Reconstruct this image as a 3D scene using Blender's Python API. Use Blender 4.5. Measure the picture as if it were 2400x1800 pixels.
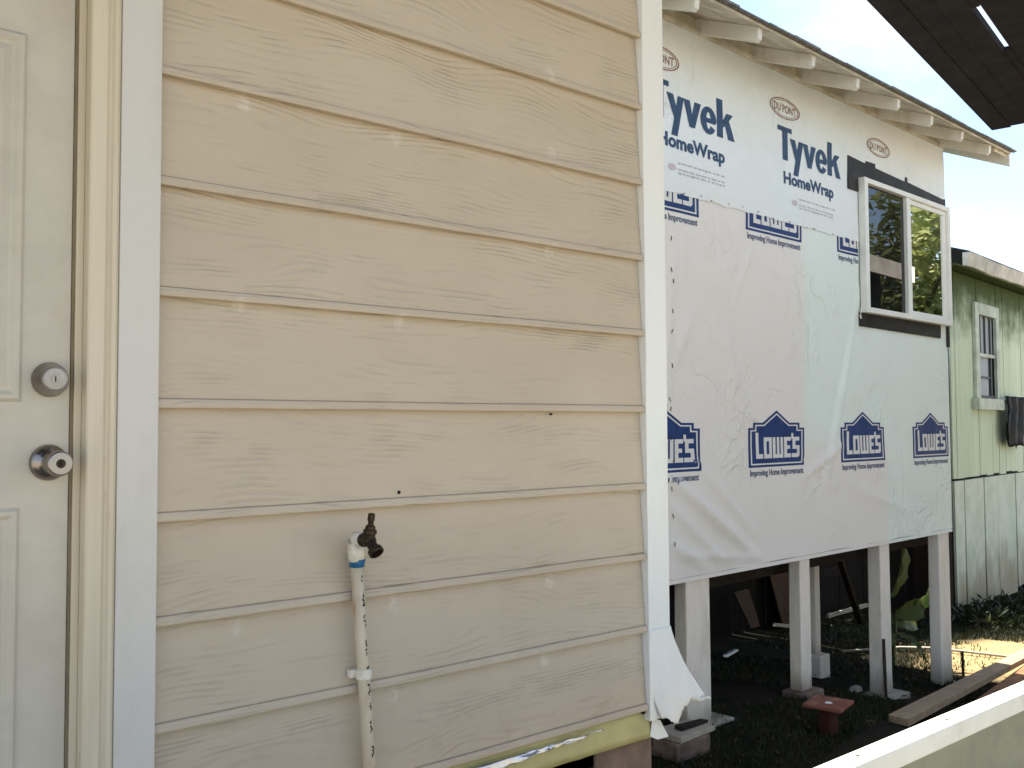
import bpy, math, random
from mathutils import Vector, Matrix, noise
random.seed(7)
scene = bpy.context.scene
for o in list(bpy.data.objects): bpy.data.objects.remove(o)
R = math.radians

# ------------------------------------------------------------------ camera
YAW, PITCH, ROLL = R(49.846), R(2.545), R(0.3)
cam = bpy.data.cameras.new('camera'); cam_ob = bpy.data.objects.new('camera', cam)
scene.collection.objects.link(cam_ob); scene.camera = cam_ob
Fv = Vector((math.cos(YAW)*math.cos(PITCH), math.sin(YAW)*math.cos(PITCH), math.sin(PITCH)))
Rv = Vector((math.sin(YAW), -math.cos(YAW), 0)); Uv = Rv.cross(Fv)
R2 = Rv*math.cos(ROLL) - Uv*math.sin(ROLL); U2 = Uv*math.cos(ROLL) + Rv*math.sin(ROLL)
CAM = Vector((0, -1.9226, 1.65))
m = Matrix((R2, U2, -Fv)).transposed().to_4x4(); m.translation = CAM
cam_ob.matrix_world = m
cam.sensor_width = 36; cam.lens = 36*2250/2400; cam.clip_start = 0.02; cam.clip_end = 2000
scene.render.resolution_x, scene.render.resolution_y = 1024, 768

# ------------------------------------------------------------------ sky and sun
SUN_EL, SUN_AZ = R(66), R(3)            # the sun stands behind the houses (+Y)
to_sun = Vector((-math.sin(SUN_AZ)*math.cos(SUN_EL), math.cos(SUN_AZ)*math.cos(SUN_EL), math.sin(SUN_EL)))
world = bpy.data.worlds.new('World'); scene.world = world; world.use_nodes = True
nt = world.node_tree; nt.nodes.clear()
def wn(t): return nt.nodes.new(t)
sky = wn('ShaderNodeTexSky'); sky.sky_type = 'NISHITA'; sky.sun_disc = False
sky.sun_elevation = SUN_EL; sky.sun_rotation = -SUN_AZ; sky.air_density = 1.0; sky.dust_density = .8
tc = wn('ShaderNodeTexCoord'); mp = wn('ShaderNodeMapping'); mp.inputs['Scale'].default_value = (1.0, 1.0, 2.6)
nz = wn('ShaderNodeTexNoise'); nz.inputs['Scale'].default_value = 2.6; nz.inputs['Detail'].default_value = 9; nz.inputs['Roughness'].default_value = .58
nz.inputs['Distortion'].default_value = .35
rp = wn('ShaderNodeValToRGB'); rp.color_ramp.elements[0].position = .42; rp.color_ramp.elements[1].position = .73
mx = wn('ShaderNodeMix'); mx.data_type = 'RGBA'; mx.inputs[7].default_value = (3.9, 3.78, 3.55, 1)
bg = wn('ShaderNodeBackground'); bg.inputs['Strength'].default_value = .10
wo = wn('ShaderNodeOutputWorld')
L = nt.links.new
L(tc.outputs['Generated'], mp.inputs['Vector']); L(mp.outputs[0], nz.inputs['Vector']); L(nz.outputs['Fac'], rp.inputs['Fac'])
L(rp.outputs['Color'], mx.inputs[0]); L(sky.outputs[0], mx.inputs[6]); L(mx.outputs[2], bg.inputs['Color']); L(bg.outputs[0], wo.inputs['Surface'])
sun = bpy.data.lights.new('sun', 'SUN'); sun.energy = 5.0; sun.angle = R(.6); sun.color = (1, .95, .86)
sun_ob = bpy.data.objects.new('sun', sun); scene.collection.objects.link(sun_ob)
sun_ob.rotation_euler = to_sun.to_track_quat('Z', 'Y').to_euler()
scene.view_settings.view_transform = 'Standard'; scene.view_settings.look = 'None'
scene.view_settings.exposure = 1.78; scene.view_settings.gamma = 1

# ------------------------------------------------------------------ materials
class NT:
    def __init__(s, name):
        s.m = bpy.data.materials.new(name); s.m.use_nodes = True; s.t = s.m.node_tree
        s.b = s.t.nodes['Principled BSDF']; s.co = s.n('ShaderNodeTexCoord').outputs['Object']
    def n(s, t, **k):
        x = s.t.nodes.new(t)
        for a, v in k.items(): setattr(x, a, v)
        return x
    def l(s, a, b): s.t.links.new(a, b)
    def val(s, inp, v):
        if hasattr(v, 'is_output'): s.l(v, inp)
        else: inp.default_value = v
    def math(s, op, a, b=0., c=0.):
        x = s.n('ShaderNodeMath', operation=op)
        for i, v in enumerate((a, b, c)): s.val(x.inputs[i], v)
        return x.outputs[0]
    def map(s, scale=(1,1,1), loc=(0,0,0), vec=None):
        x = s.n('ShaderNodeMapping'); s.l(vec or s.co, x.inputs[0]); x.inputs['Scale'].default_value = scale; s.val(x.inputs['Location'], loc)
        return x.outputs[0]
    def noise(s, vec=None, scale=5., detail=3., rough=.5, dist=0.):
        x = s.n('ShaderNodeTexNoise'); s.l(vec or s.co, x.inputs['Vector'])
        for k, v in (('Scale', scale), ('Detail', detail), ('Roughness', rough), ('Distortion', dist)): x.inputs[k].default_value = v
        return x.outputs['Fac']
    def ramp(s, f, lo, hi, a=0., b=1.):
        x = s.n('ShaderNodeMapRange', interpolation_type='SMOOTHSTEP'); s.l(f, x.inputs[0])
        for i, v in enumerate((lo, hi, a, b)): x.inputs[i+1].default_value = v
        return x.outputs[0]
    def mix(s, f, a, b):
        x = s.n('ShaderNodeMix', data_type='RGBA'); s.val(x.inputs[0], f)
        for i, v in ((6, a), (7, b)):
            if isinstance(v, tuple): v = (*v, 1)
            s.val(x.inputs[i], v)
        return x.outputs[2]
    def bump(s, h, strength=.3, dist=.002, prev=None):
        x = s.n('ShaderNodeBump'); s.l(h, x.inputs['Height']); x.inputs['Strength'].default_value = strength; x.inputs['Distance'].default_value = dist
        if prev: s.l(prev, x.inputs['Normal'])
        s.l(x.outputs[0], s.b.inputs['Normal']); return x.outputs[0]
    def out(s, col, rough=.6, spec=.4, metal=0.):
        if isinstance(col, tuple): col = (*col, 1)
        s.val(s.b.inputs['Base Color'], col); s.val(s.b.inputs['Roughness'], rough)
        s.b.inputs['Specular IOR Level'].default_value = spec; s.b.inputs['Metallic'].default_value = metal
        return s.m
    def rnd(s): return s.n('ShaderNodeObjectInfo').outputs['Random']
    def sep(s):
        x = s.n('ShaderNodeSeparateXYZ'); s.l(s.co, x.inputs[0]); return x.outputs

def simple(name, col, rough=.6, var=.12, scale=14., spec=.25, metal=0., bump=.0, stretch=(1,1,1), dark=None, lo=.45, hi=.75):
    t = NT(name); v = t.map(stretch); n = t.noise(v, scale, 5, .6)
    c = t.mix(t.ramp(n, .3, .7), tuple(max(0, x*(1-var)) for x in col), tuple(min(1, x*(1+var)) for x in col))
    if dark:
        n2 = t.noise(t.map(stretch, (3,7,1)), scale*.6, 8, .7); c = t.mix(t.ramp(n2, lo, hi), c, dark)
    if bump: t.bump(n, bump, .004)
    return t.out(c, rough, spec, metal)

# siding: embossed cedar grain, touched-up nail heads, faint grime
def siding_mat():
    t = NT('tan_siding'); rn = t.rnd()
    cmb = t.n('ShaderNodeCombineXYZ'); t.val(cmb.inputs[0], t.math('MULTIPLY', rn, 37.)); t.val(cmb.inputs[2], t.math('MULTIPLY', rn, 11.))
    add = t.n('ShaderNodeVectorMath', operation='ADD'); t.l(t.co, add.inputs[0]); t.l(cmb.outputs[0], add.inputs[1]); v = add.outputs[0]
    sz = t.sep()
    flow = t.noise(t.map((1.5, 0, 5.5), vec=v), 1.0, 1.2, .4, .25)
    fine = t.noise(t.map((10, 0, 60), vec=v), 1.0, 2, .5)
    ph = t.math('ADD', t.math('MULTIPLY', sz[2], 62.), t.math('ADD', t.math('MULTIPLY', flow, 15.0), t.math('MULTIPLY', fine, .55)))
    wv = t.math('SINE', t.math('MULTIPLY', ph, 6.2832))
    wv = t.math('POWER', t.math('MULTIPLY_ADD', wv, .5, .5), 2.0)
    mask = t.ramp(t.noise(t.map((3.2, 0, 11), vec=v), 1., 3, .6), .36, .60)
    m2 = t.ramp(t.noise(t.map((8, 0, 30), vec=v), 1., 2, .5), .34, .62)
    h = t.math('MULTIPLY', wv, t.math('MULTIPLY', mask, m2))
    pore = t.noise(t.map((40, 40, 150), vec=v), 1., 3, .6)
    b1 = t.bump(t.math('MULTIPLY', h, -1.), .78, .0028)
    t.bump(pore, .10, .001, b1)
    big = t.noise(t.map((2.2, 1, 3.5)), 1., 4, .6)
    c = t.mix(t.ramp(big, .3, .7), (.505, .430, .328), (.548, .470, .364))
    c = t.mix(t.math('MULTIPLY', rn, .16), c, (.45, .385, .305))
    spl = t.math('MULTIPLY', t.ramp(sz[2], .82, 1.25, 1., 0.), t.ramp(t.noise(t.map((9, 1, 14)), 1., 6, .75), .46, .72))
    c = t.mix(t.math('MULTIPLY', spl, .30), c, (.30, .24, .175))
    stk = t.ramp(t.noise(t.map((26, 1, 1.1)), 1., 4, .65), .56, .80)
    c = t.mix(t.math('MULTIPLY', stk, .16), c, (.34, .285, .22))
    mot = t.ramp(t.noise(None, 9., 7, .72), .50, .74)
    c = t.mix(t.math('MULTIPLY', mot, .18), c, (.47, .40, .315))
    c = t.mix(t.math('MULTIPLY', h, .05), c, (.26, .21, .155))
    spk = t.ramp(t.noise(None, 320., 2, .5), .25, .75)
    c = t.mix(t.math('MULTIPLY', spk, .16), c, (.45, .385, .305))
    spots = None
    for (x, z) in [(.871,2.344),(1.259,2.344),(1.756,2.392),(1.266,1.901),(.865,1.915),(1.751,2.61),(1.754,2.126),(1.746,1.236),(1.251,1.236),(.864,1.239),(1.728,1.03),(1.25,1.03)]:
        d = t.n('ShaderNodeVectorMath', operation='DISTANCE'); t.l(t.map((1, 0, .75)), d.inputs[0]); d.inputs[1].default_value = (x, 0, z*.75)
        k = t.ramp(d.outputs['Value'], .006, .022, 1., 0.)
        spots = k if spots is None else t.math('MAXIMUM', spots, k)
    ns = t.ramp(t.noise(None, 60., 3, .6), .3, .65)
    c = t.mix(t.math('MULTIPLY', t.math('MULTIPLY', spots, ns), .45), c, (.72, .68, .61))
    return t.out(c, .68, .14)

def white_paint(name, col, stain=(.42, .40, .34), amt=.35):
    t = NT(name); n = t.noise(t.map((6, 6, 2.5)), 1., 5, .65); n2 = t.noise(None, 60., 3, .6)
    c = t.mix(t.math('MULTIPLY', t.ramp(n, .48, .75), amt), col, stain)
    c = t.mix(t.math('MULTIPLY', t.ramp(n2, .5, .8), .10), c, stain)
    t.bump(t.noise(t.map((30, 30, 6)), 3., 4, .6), .12, .002)
    return t.out(c, .5, .4)

def pier_mat():
    t = NT('stained_white_pier'); n = t.noise(t.map((5, 5, 2.2)), 1., 6, .7); n2 = t.noise(t.map((34, 34, 5)), 1., 5, .65)
    g = t.n('ShaderNodeSeparateXYZ'); t.l(t.n('ShaderNodeTexCoord').outputs['Generated'], g.inputs[0])
    c = t.mix(t.math('MULTIPLY', t.ramp(n, .44, .72), .50), (.84, .775, .68), (.54, .475, .38))
    c = t.mix(t.math('MULTIPLY', t.ramp(n2, .52, .76), .35), c, (.44, .41, .36))
    sp = t.ramp(t.math('ADD', g.outputs[2], t.math('MULTIPLY', n, .42)), .18, .42, 1., 0.)
    c = t.mix(t.math('MULTIPLY', sp, .75), c, (.20, .155, .10))
    b = t.bump(n2, .35, .006); t.bump(n, .3, .01, b)
    return t.out(c, .75, .2)

def brickmould_mat():
    t = NT('cream_moulding'); n = t.noise(t.map((40, 40, 1.6)), 1., 4, .6); n2 = t.noise(t.map((30, 30, 9)), 1., 4, .7)
    c = t.mix(t.ramp(n, .35, .7), (.63, .56, .43), (.56, .49, .36))
    c = t.mix(t.math('MULTIPLY', t.ramp(n2, .6, .78), .55), c, (.33, .20, .10))
    return t.out(c, .5, .35)

def wrap_mat(name, lower):
    t = NT(name); s = t.sep()
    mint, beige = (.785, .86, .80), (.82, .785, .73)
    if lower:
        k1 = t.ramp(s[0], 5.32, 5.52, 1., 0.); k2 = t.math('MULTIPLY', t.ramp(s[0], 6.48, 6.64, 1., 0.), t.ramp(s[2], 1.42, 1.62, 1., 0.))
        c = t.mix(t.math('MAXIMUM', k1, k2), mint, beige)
    else: c = t.mix(t.ramp(t.noise(None, 1.2, 2), .35, .65), (.79, .845, .845), (.82, .85, .825))
    n = t.noise(None, 2.5, 5, .65); c = t.mix(t.math('MULTIPLY', t.ramp(n, .5, .8), .22), c, (.52, .52, .48))
    f = t.noise(None, 240., 2, .5); c = t.mix(t.math('MULTIPLY', t.ramp(f, .35, .7), .05), c, (.4, .4, .4))
    cr = t.noise(t.map((7, 7, 5), (2, 2, 2)), 1., 4, .6, 1.2)
    r1 = t.math('ABSOLUTE', t.math('SUBTRACT', t.noise(t.map((3.1, 3.1, 2.3), (7, 2, 5)), 1., 3, .55, .8), .5)); r1 = t.ramp(r1, 0., .035, 1., 0.)
    r2 = t.math('ABSOLUTE', t.math('SUBTRACT', t.noise(t.map((9, 9, 6), (1, 8, 3)), 1., 2, .5, .6), .5)); r2 = t.ramp(r2, 0., .03, 1., 0.)
    gate = t.ramp(t.noise(t.map((1.4, 1.4, 1.4), (3, 3, 3)), 1., 2, .5), .42, .68)
    b = t.bump(cr, .40, .012); b = t.bump(t.math('MULTIPLY', t.math('ADD', r1, t.math('MULTIPLY', r2, .4)), gate), .75, .008, b); t.bump(f, .05, .001, b)
    return t.out(c, .48, .35)

def shed_mat():
    t = NT('mossy_green_boards'); s = t.sep(); rn = t.rnd()
    g = t.noise(t.map((14, 14, .8), ), 1., 5, .65); n = t.noise(None, 3.2, 6, .65)
    c = t.mix(t.ramp(g, .3, .7), (.62, .70, .49), (.75, .80, .60))
    c = t.mix(t.ramp(s[2], .94, .975), t.mix(t.ramp(n, .4, .6), (.64, .68, .54), (.76, .78, .66)), c)
    c = t.mix(t.math('MULTIPLY', rn, .25), c, (.50, .58, .42))
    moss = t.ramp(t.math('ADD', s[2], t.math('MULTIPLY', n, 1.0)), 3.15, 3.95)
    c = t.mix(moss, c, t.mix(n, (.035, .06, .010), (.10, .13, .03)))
    dirt = t.ramp(t.math('ADD', s[2], t.math('MULTIPLY', t.noise(t.map((3, 3, 1.2), (5, 1, 0)), 1., 5, .7), 1.5)), .15, .95, 1., 0.)
    c = t.mix(t.math('MULTIPLY', dirt, .75), c, (.33, .24, .13))
    t.bump(g, .3, .006)
    return t.out(c, .75, .2)

def ground_mat():
    t = NT('yard_soil'); s = t.sep()
    n = t.noise(None, 2.2, 7, .68); f = t.noise(None, 45., 4, .7)
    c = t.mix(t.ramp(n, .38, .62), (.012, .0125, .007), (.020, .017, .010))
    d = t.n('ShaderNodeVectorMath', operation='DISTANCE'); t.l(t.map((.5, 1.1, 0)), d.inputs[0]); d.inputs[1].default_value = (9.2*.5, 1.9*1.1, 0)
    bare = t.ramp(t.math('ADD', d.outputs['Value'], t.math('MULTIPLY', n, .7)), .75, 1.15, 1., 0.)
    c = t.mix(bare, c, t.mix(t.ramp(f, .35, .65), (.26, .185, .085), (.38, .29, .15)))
    alley = t.ramp(t.math('ADD', s[1], t.math('MULTIPLY', n, .5)), .35, .75, 1., 0.)  # pale dirt out of view, added to bounce sunlight onto the walls
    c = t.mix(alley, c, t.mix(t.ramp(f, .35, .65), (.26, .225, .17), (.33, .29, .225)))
    t.bump(f, .6, .03)
    return t.out(c, .95, .1)

M = dict(
 siding=siding_mat(), trim=white_paint('white_trim_paint', (.60, .58, .535), amt=.4), mould=brickmould_mat(),
 door=simple('door_paint', (.51, .475, .395), .42, .06, 9., bump=.05, dark=(.46, .40, .30), lo=.58, hi=.85), groove=simple('door_groove', (.20, .16, .10), .7),
 corner=white_paint('corner_white', (.80, .815, .785), (.64, .63, .57), .3),
 wrap_up=wrap_mat('house_wrap_sheet_upper', False), wrap_lo=wrap_mat('house_wrap_sheet_lower', True),
 navy=simple('navy_print', (.018, .045, .16), .5, .15, 20), slate=simple('slate_blue_print', (.035, .075, .15), .5, .18, 20),
 wprint=simple('white_print', (.72, .71, .68), .5, .05), gprint=simple('grey_print', (.17, .185, .25), .55, .3, 60), brown=simple('brown_print', (.28, .13, .09), .55, .2, 40),
 faint=simple('faint_print', (.48, .50, .53), .55, .1), pinkp=simple('pale_pink_print', (.58, .53, .55), .55, .05),
 eave=simple('cream_eave_paint', (.62, .57, .45), .6, .2, 7., dark=(.40, .33, .22), bump=.1), rafter=white_paint('rafter_paint', (.76, .73, .64), (.46, .40, .28), .5),
 greyshingle=simple('grey_shingle', (.20, .20, .185), .9, .3, 30), shingle=simple('dark_shingle', (.06, .065, .06), .9, .3, 30), pier=pier_mat(),
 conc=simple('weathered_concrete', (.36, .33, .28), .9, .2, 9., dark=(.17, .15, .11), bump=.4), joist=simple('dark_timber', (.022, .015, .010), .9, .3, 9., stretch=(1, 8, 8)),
 vinyl=simple('white_vinyl', (.82, .82, .76), .4, .05, 6.), black=simple('black_flashing', (.022, .020, .020), .5, .4, 8., dark=(.06, .05, .045)),
 yellow=simple('yellow_film', (.46, .43, .19), .40, .14, 5., spec=.5), foil=simple('crumpled_foil', (.80, .81, .84), .28, .1, 40., metal=.85, bump=.9),
 brickpier=simple('brown_masonry', (.20, .145, .115), .9, .25, 7., bump=.4, dark=(.08, .055, .045)),
 pvc=simple('aged_pvc', (.58, .50, .37), .45, .08, 20, dark=(.36, .19, .07), stretch=(1, 1, .35), lo=.50, hi=.74), pvcw=simple('white_fitting', (.72, .68, .58), .5, .1, 60, bump=.5),
 blue=simple('blue_tape', (.02, .12, .26), .45, .2, 50, bump=.4), bronze=simple('dark_bronze', (.045, .032, .022), .42, .3, 40, metal=.7), ink=simple('black_ink', (.02, .018, .015), .6),
 nickel=simple('satin_nickel', (.29, .26, .24), .24, .12, 12., metal=1.), steel=simple('cylinder_steel', (.33, .31, .285), .38, .1, 20, metal=.8), slot=simple('keyhole_black', (.01, .01, .01), .7),
 shed=shed_mat(), fascia=simple('weathered_fascia', (.74, .67, .58), .7, .15, 5., dark=(.46, .42, .37)), shedtrim=simple('pale_green_trim', (.60, .64, .52), .6, .12, 6., dark=(.40, .42, .32)),
 curtain=simple('grey_curtain', (.42, .43, .46), .6, .12, 6., stretch=(9, 9, 1)), muntin=simple('dark_muntin', (.10, .10, .10), .6),
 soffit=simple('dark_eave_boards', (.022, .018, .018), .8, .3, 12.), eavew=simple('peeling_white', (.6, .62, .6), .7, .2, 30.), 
 rail=simple('white_rail_paint', (.80, .78, .66), .5, .06, 8., dark=(.50, .46, .32), lo=.58, hi=.78, bump=.15), railside=None,
 plank=simple('weathered_grey_plank', (.34, .25, .165), .85, .2, 6., stretch=(.5, 8, 8), dark=(.22, .16, .10), bump=.3), plankb=simple('brown_plank', (.24, .12, .055), .8, .25, 6., stretch=(.5, 8, 8), dark=(.09, .045, .02), bump=.3),
 ply=simple('brown_plywood', (.05, .025, .012), .8, .2, 5.), pale=simple('pale_board', (.38, .34, .27), .7, .12, 9.), white=simple('white_scrap', (.76, .78, .80), .5, .05),
 redcap=simple('red_brick_cap', (.19, .07, .048), .85, .2, 14., dark=(.34, .19, .11), bump=.3), redpost=simple('red_brown_post', (.05, .016, .010), .85, .3, 12.),
 leaf=None, ground=ground_mat(), fence=simple('near_black_boards', (.008, .006, .004), .98, .4, 8., stretch=(6, 6, .7)), rust=simple('rusty_rod', (.045, .032, .022), .8, .3, 30.),
 nblight=simple('cream_stucco', (.36, .33, .28), .85, .1, 6.), olive=simple('olive_rail_side', (.26, .26, .18), .6, .2, 5., dark=(.28, .27, .17)),
 nbwall=simple('dark_olive_wall', (.05, .045, .035), .8, .2, 4.), nbroof=simple('grey_brown_roof', (.28, .24, .21), .85, .15, 12.), bark=simple('bark', (.13, .10, .07), .95, .3, 12., bump=.6), cover=simple('black_covering', (.012, .012, .014), .55, .3, 9.),
 grass=None)
def leaf_mat(name, a, b, trans=.25):
    t = NT(name); c = t.mix(t.ramp(t.noise(None, 3.5, 3), .35, .65), a, b); m_ = t.out(c, .5, .35)
    tr = t.n('ShaderNodeBsdfTranslucent'); t.l(c, tr.inputs[0]); ms = t.n('ShaderNodeMixShader'); ms.inputs[0].default_value = trans
    o = t.t.nodes['Material Output']; t.l(t.b.outputs[0], ms.inputs[1]); t.l(tr.outputs[0], ms.inputs[2]); t.l(ms.outputs[0], o.inputs[0]); return m_
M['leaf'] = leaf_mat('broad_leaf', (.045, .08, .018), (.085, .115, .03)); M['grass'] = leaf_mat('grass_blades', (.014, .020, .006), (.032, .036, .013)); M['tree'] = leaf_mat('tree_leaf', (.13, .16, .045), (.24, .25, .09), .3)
def glass(name, ior, col, rough):
    t = NT(name); m_ = t.out(col, rough, .5); t.b.inputs['IOR'].default_value = ior; return m_
M['glassd'] = glass('dark_window_glass', 1.55, (.008, .008, .008), .015); M['glassb'] = simple('mirror_window_glass', (.88, .90, .85), .02, .0, metal=1.); M['glassf'] = glass('old_window_glass', 1.5, (.05, .05, .055), .1)

# ------------------------------------------------------------------ builders
def link(o): scene.collection.objects.link(o); return o
def tag(o, label=None, cat=None, group=None, kind=None):
    for k, v in (('label', label), ('category', cat), ('group', group), ('kind', kind)):
        if v: o[k] = v
    return o
BASE = {}
def thing(name, loc, label, cat, group=None):
    o = link(bpy.data.objects.new(name, None)); o.location = loc; o.empty_display_size = .2; BASE[o.name] = Vector(loc)
    return tag(o, label, cat, group)
class MB:
    def __init__(s): s.v = []; s.f = []; s.fm = []
    def add(s, vs, fs, mi=0):
        n = len(s.v); s.v += [Vector(p) for p in vs]; s.f += [tuple(i+n for i in f) for f in fs]; s.fm += [mi]*len(fs); return s
    def hexa(s, p, mi=0):   # 8 points: bottom 4 then top 4
        return s.add(p, [(0,3,2,1),(4,5,6,7),(0,1,5,4),(1,2,6,5),(2,3,7,6),(3,0,4,7)], mi)
    def box(s, x0, x1, y0, y1, z0, z1, T=None, mi=0):
        p = [(x0,y0,z0),(x1,y0,z0),(x1,y1,z0),(x0,y1,z0),(x0,y0,z1),(x1,y0,z1),(x1,y1,z1),(x0,y1,z1)]
        return s.hexa([T(*q) for q in p] if T else p, mi)
    def beam(s, a, b, w, h, up=(0,0,1), mi=0):
        a, b = Vector(a), Vector(b); d = (b-a).normalized(); u = Vector(up); r = d.cross(u).normalized(); u = r.cross(d)
        p = []
        for q in (a, b):
            p.append([q+r*sx*w/2+u*sz*h/2 for sx, sz in ((-1,-1),(1,-1),(1,1),(-1,1))])
        A_, B_ = p
        return s.add(A_+B_, [(0,1,2,3),(7,6,5,4),(0,4,5,1),(1,5,6,2),(2,6,7,3),(3,7,4,0)], mi)
    def lathe(s, o, ax, prof, n=20, mi=0, cap=True):
        o, ax = Vector(o), Vector(ax).normalized(); e = Vector((0,0,1)) if abs(ax.z) < .9 else Vector((1,0,0))
        a = ax.cross(e).normalized(); b = ax.cross(a); vs = []; fs = []
        for r, h in prof:
            for k in range(n):
                t = 2*math.pi*k/n; vs.append(o+ax*h+a*r*math.cos(t)+b*r*math.sin(t))
        for i in range(len(prof)-1):
            for k in range(n): fs.append((i*n+k, i*n+(k+1) % n, (i+1)*n+(k+1) % n, (i+1)*n+k))
        if cap: fs.append(tuple(range(n))[::-1]); fs.append(tuple((len(prof)-1)*n+k for k in range(n)))
        return s.add(vs, fs, mi)
    def tube(s, pts, rad, n=10, mi=0):
        pts = [Vector(p) for p in pts]; rad = rad if isinstance(rad, (list, tuple)) else [rad]*len(pts); vs = []; fs = []
        for i, p in enumerate(pts):
            d = (pts[min(i+1, len(pts)-1)]-pts[max(i-1, 0)]).normalized(); e = Vector((0,0,1)) if abs(d.z) < .9 else Vector((1,0,0))
            a = d.cross(e).normalized(); b = d.cross(a)
            vs += [p+(a*math.cos(2*math.pi*k/n)+b*math.sin(2*math.pi*k/n))*rad[i] for k in range(n)]
        for i in range(len(pts)-1):
            for k in range(n): fs.append((i*n+k, i*n+(k+1) % n, (i+1)*n+(k+1) % n, (i+1)*n+k))
        fs.append(tuple(range(n))[::-1]); fs.append(tuple((len(pts)-1)*n+k for k in range(n)))
        return s.add(vs, fs, mi)
    def build(s, name, mat, parent=None, smooth=False, bevel=0., flip=False):
        me = bpy.data.meshes.new(name); me.from_pydata([tuple(p) for p in s.v], [], [f[::-1] if flip else f for f in s.f])
        mats = mat if isinstance(mat, (list, tuple)) else [mat]
        for q in mats: me.materials.append(M[q] if isinstance(q, str) else q)
        for p, i in zip(me.polygons, s.fm): p.material_index = i; p.use_smooth = smooth
        me.validate(); me.update()
        o = link(bpy.data.objects.new(name, me))
        if parent is not None:
            o.parent = parent; b = Vector((0,0,0)); q = parent
            if parent.name in BASE: b = BASE[parent.name]
            o.matrix_parent_inverse = Matrix.Translation(-b)
        if bevel:
            bv = o.modifiers.new('bevel', 'BEVEL'); bv.width = bevel; bv.segments = 2; bv.limit_method = 'ANGLE'; bv.angle_limit = R(40)
        return o
def box(name, mat, parent, *a, T=None, bevel=0.): return MB().box(*a, T=T).build(name, mat, parent, bevel=bevel)

# ================================================================== SETTING
def ground_z(x, y):
    P = [(-1e4,.02),(3.0,.02),(4.2,0.),(5.0,-.03),(5.6,-.12),(6.3,-.26),(7.2,-.37),(8.2,-.42),(9.5,-.47),(11.5,-.62),(16,-.75),(1e4,-.75)]
    for (a, za), (b, zb) in zip(P, P[1:]):
        if a <= x < b: z = za+(zb-za)*(x-a)/(b-a); break
    if abs(x) < 30 and abs(y) < 30: z += .03*(noise.noise(Vector((x*.9, y*.9, 3)))+.5*noise.noise(Vector((x*2.6, y*2.6, 9))))
    return z
xs = [-600,-150,-40,-15,-6,-2]+[i*.16 for i in range(0, 90)]+[16,20,28,45,150,600]
ys = [-600,-150,-40,-15,-8,-5]+[-4+i*.16 for i in range(0, 66)]+[8,12,20,45,150,600]
g = MB(); g.add([(x, y, ground_z(x, y)) for y in ys for x in xs], [(j*len(xs)+i, j*len(xs)+i+1, (j+1)*len(xs)+i+1, (j+1)*len(xs)+i) for j in range(len(ys)-1) for i in range(len(xs)-1)])
tag(g.build('ground', 'ground', smooth=True), kind='structure')

# ================================================================== MAIN HOUSE (wall plane y = 0)
house = thing('tan_house', (.7, 1.5, 0), 'tan house with wood-grain lap siding, an exterior door and a white wrapped corner', 'house')
X0, X1 = .687, 2.108
box('wall_core', 'joist', house, -3., 2.19, .004, .16, .80, 3.04)
box('side_wall', 'wrap_up', house, 2.06, 2.195, .162, 5.2, .80, 3.04)
box('rear_wall', 'joist', house, -3., 2.05, 5.06, 5.2, .80, 3.04)
box('floor', 'joist', house, -3., 2.18, .02, 5.05, .70, .796)
r_ = MB()
for s_ in (0,): r_.hexa([(-3.2,-.04,3.045),(2.22,-.04,3.045),(2.22,2.65,4.1),(-3.2,2.65,4.1),(-3.2,-.04,3.075),(2.22,-.04,3.075),(2.22,2.65,4.14),(-3.2,2.65,4.14)]); r_.hexa([(-3.2,2.652,4.1),(2.22,2.652,4.1),(2.22,5.4,3.045),(-3.2,5.4,3.045),(-3.2,2.652,4.14),(2.22,2.652,4.14),(2.22,5.4,3.075),(-3.2,5.4,3.075)])
r_.build('roof', 'shingle', house)
beads = [.830, 1.054, 1.262, 1.465, 1.690, 1.914, 2.137, 2.362, 2.588, 2.806, 3.03]
for k in range(10):
    zb, zt = beads[k], beads[k+1]
    prof = [(-.001, zt+.018), (-.0172, zb+.0215), (-.0170, zb+.0203), (-.0152, zb+.0197), (-.0152, zb+.0191), (-.0222, zb+.0184), (-.0238, zb+.0170), (-.0262, zb+.0105), (-.0268, zb+.0040), (-.0258, zb+.0012), (-.0232, zb+.0001), (-.0125, zb+.0010), (-.0005, zb+.006)]
    n = 22; mb = MB(); vs = []; fs = []; q = len(prof)
    for i in range(n+1):
        x = X0+(X1-X0)*i/n
        dz = .0011*noise.noise(Vector((x*3.1, k*9.3, 0)))+.0006*noise.noise(Vector((x*11, k*5.3, 4))); dy = .0009*noise.noise(Vector((x*4, k*3.3, 8)))
        for j, (y, z) in enumerate(prof): vs.append((x, y+(dy if j < 12 else 0), z+(dz if 0 < j else 0)))
    for i in range(n):
        for j in range(q-1): fs.append((i*q+j, i*q+j+1, (i+1)*q+j+1, (i+1)*q+j))
    fs.append(tuple(range(q))[::-1]); fs.append(tuple(n*q+j for j in range(q)))
    mb.add(vs, fs).build('siding_plank', 'siding', house, flip=False)
MB().hexa([(-1.2,-.95,2.98),(.80,-.95,2.98),(.80,-.03,3.02),(-1.2,-.03,3.02),(-1.2,-.95,3.02),(.80,-.95,3.02),(.80,-.03,3.042),(-1.2,-.03,3.042)]).build('added_shade_awning', 'shingle', house)  # awning invented out of view to darken the door side
box('corner_return', 'corner', house, 2.2045, 2.248, .03, .15, .80, 2.9, bevel=.012)
# little bolts left in the siding
for x, z, r in ((1.258, 1.497, .0042), (1.745, 1.683, .003), (2.098, .824, .005)):
    MB().lathe((x, -.012, z), (0,-1,0), [(r, 0), (r, .006), (r*.6, .009)], 10).build('bolt', 'slot', house)
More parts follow.
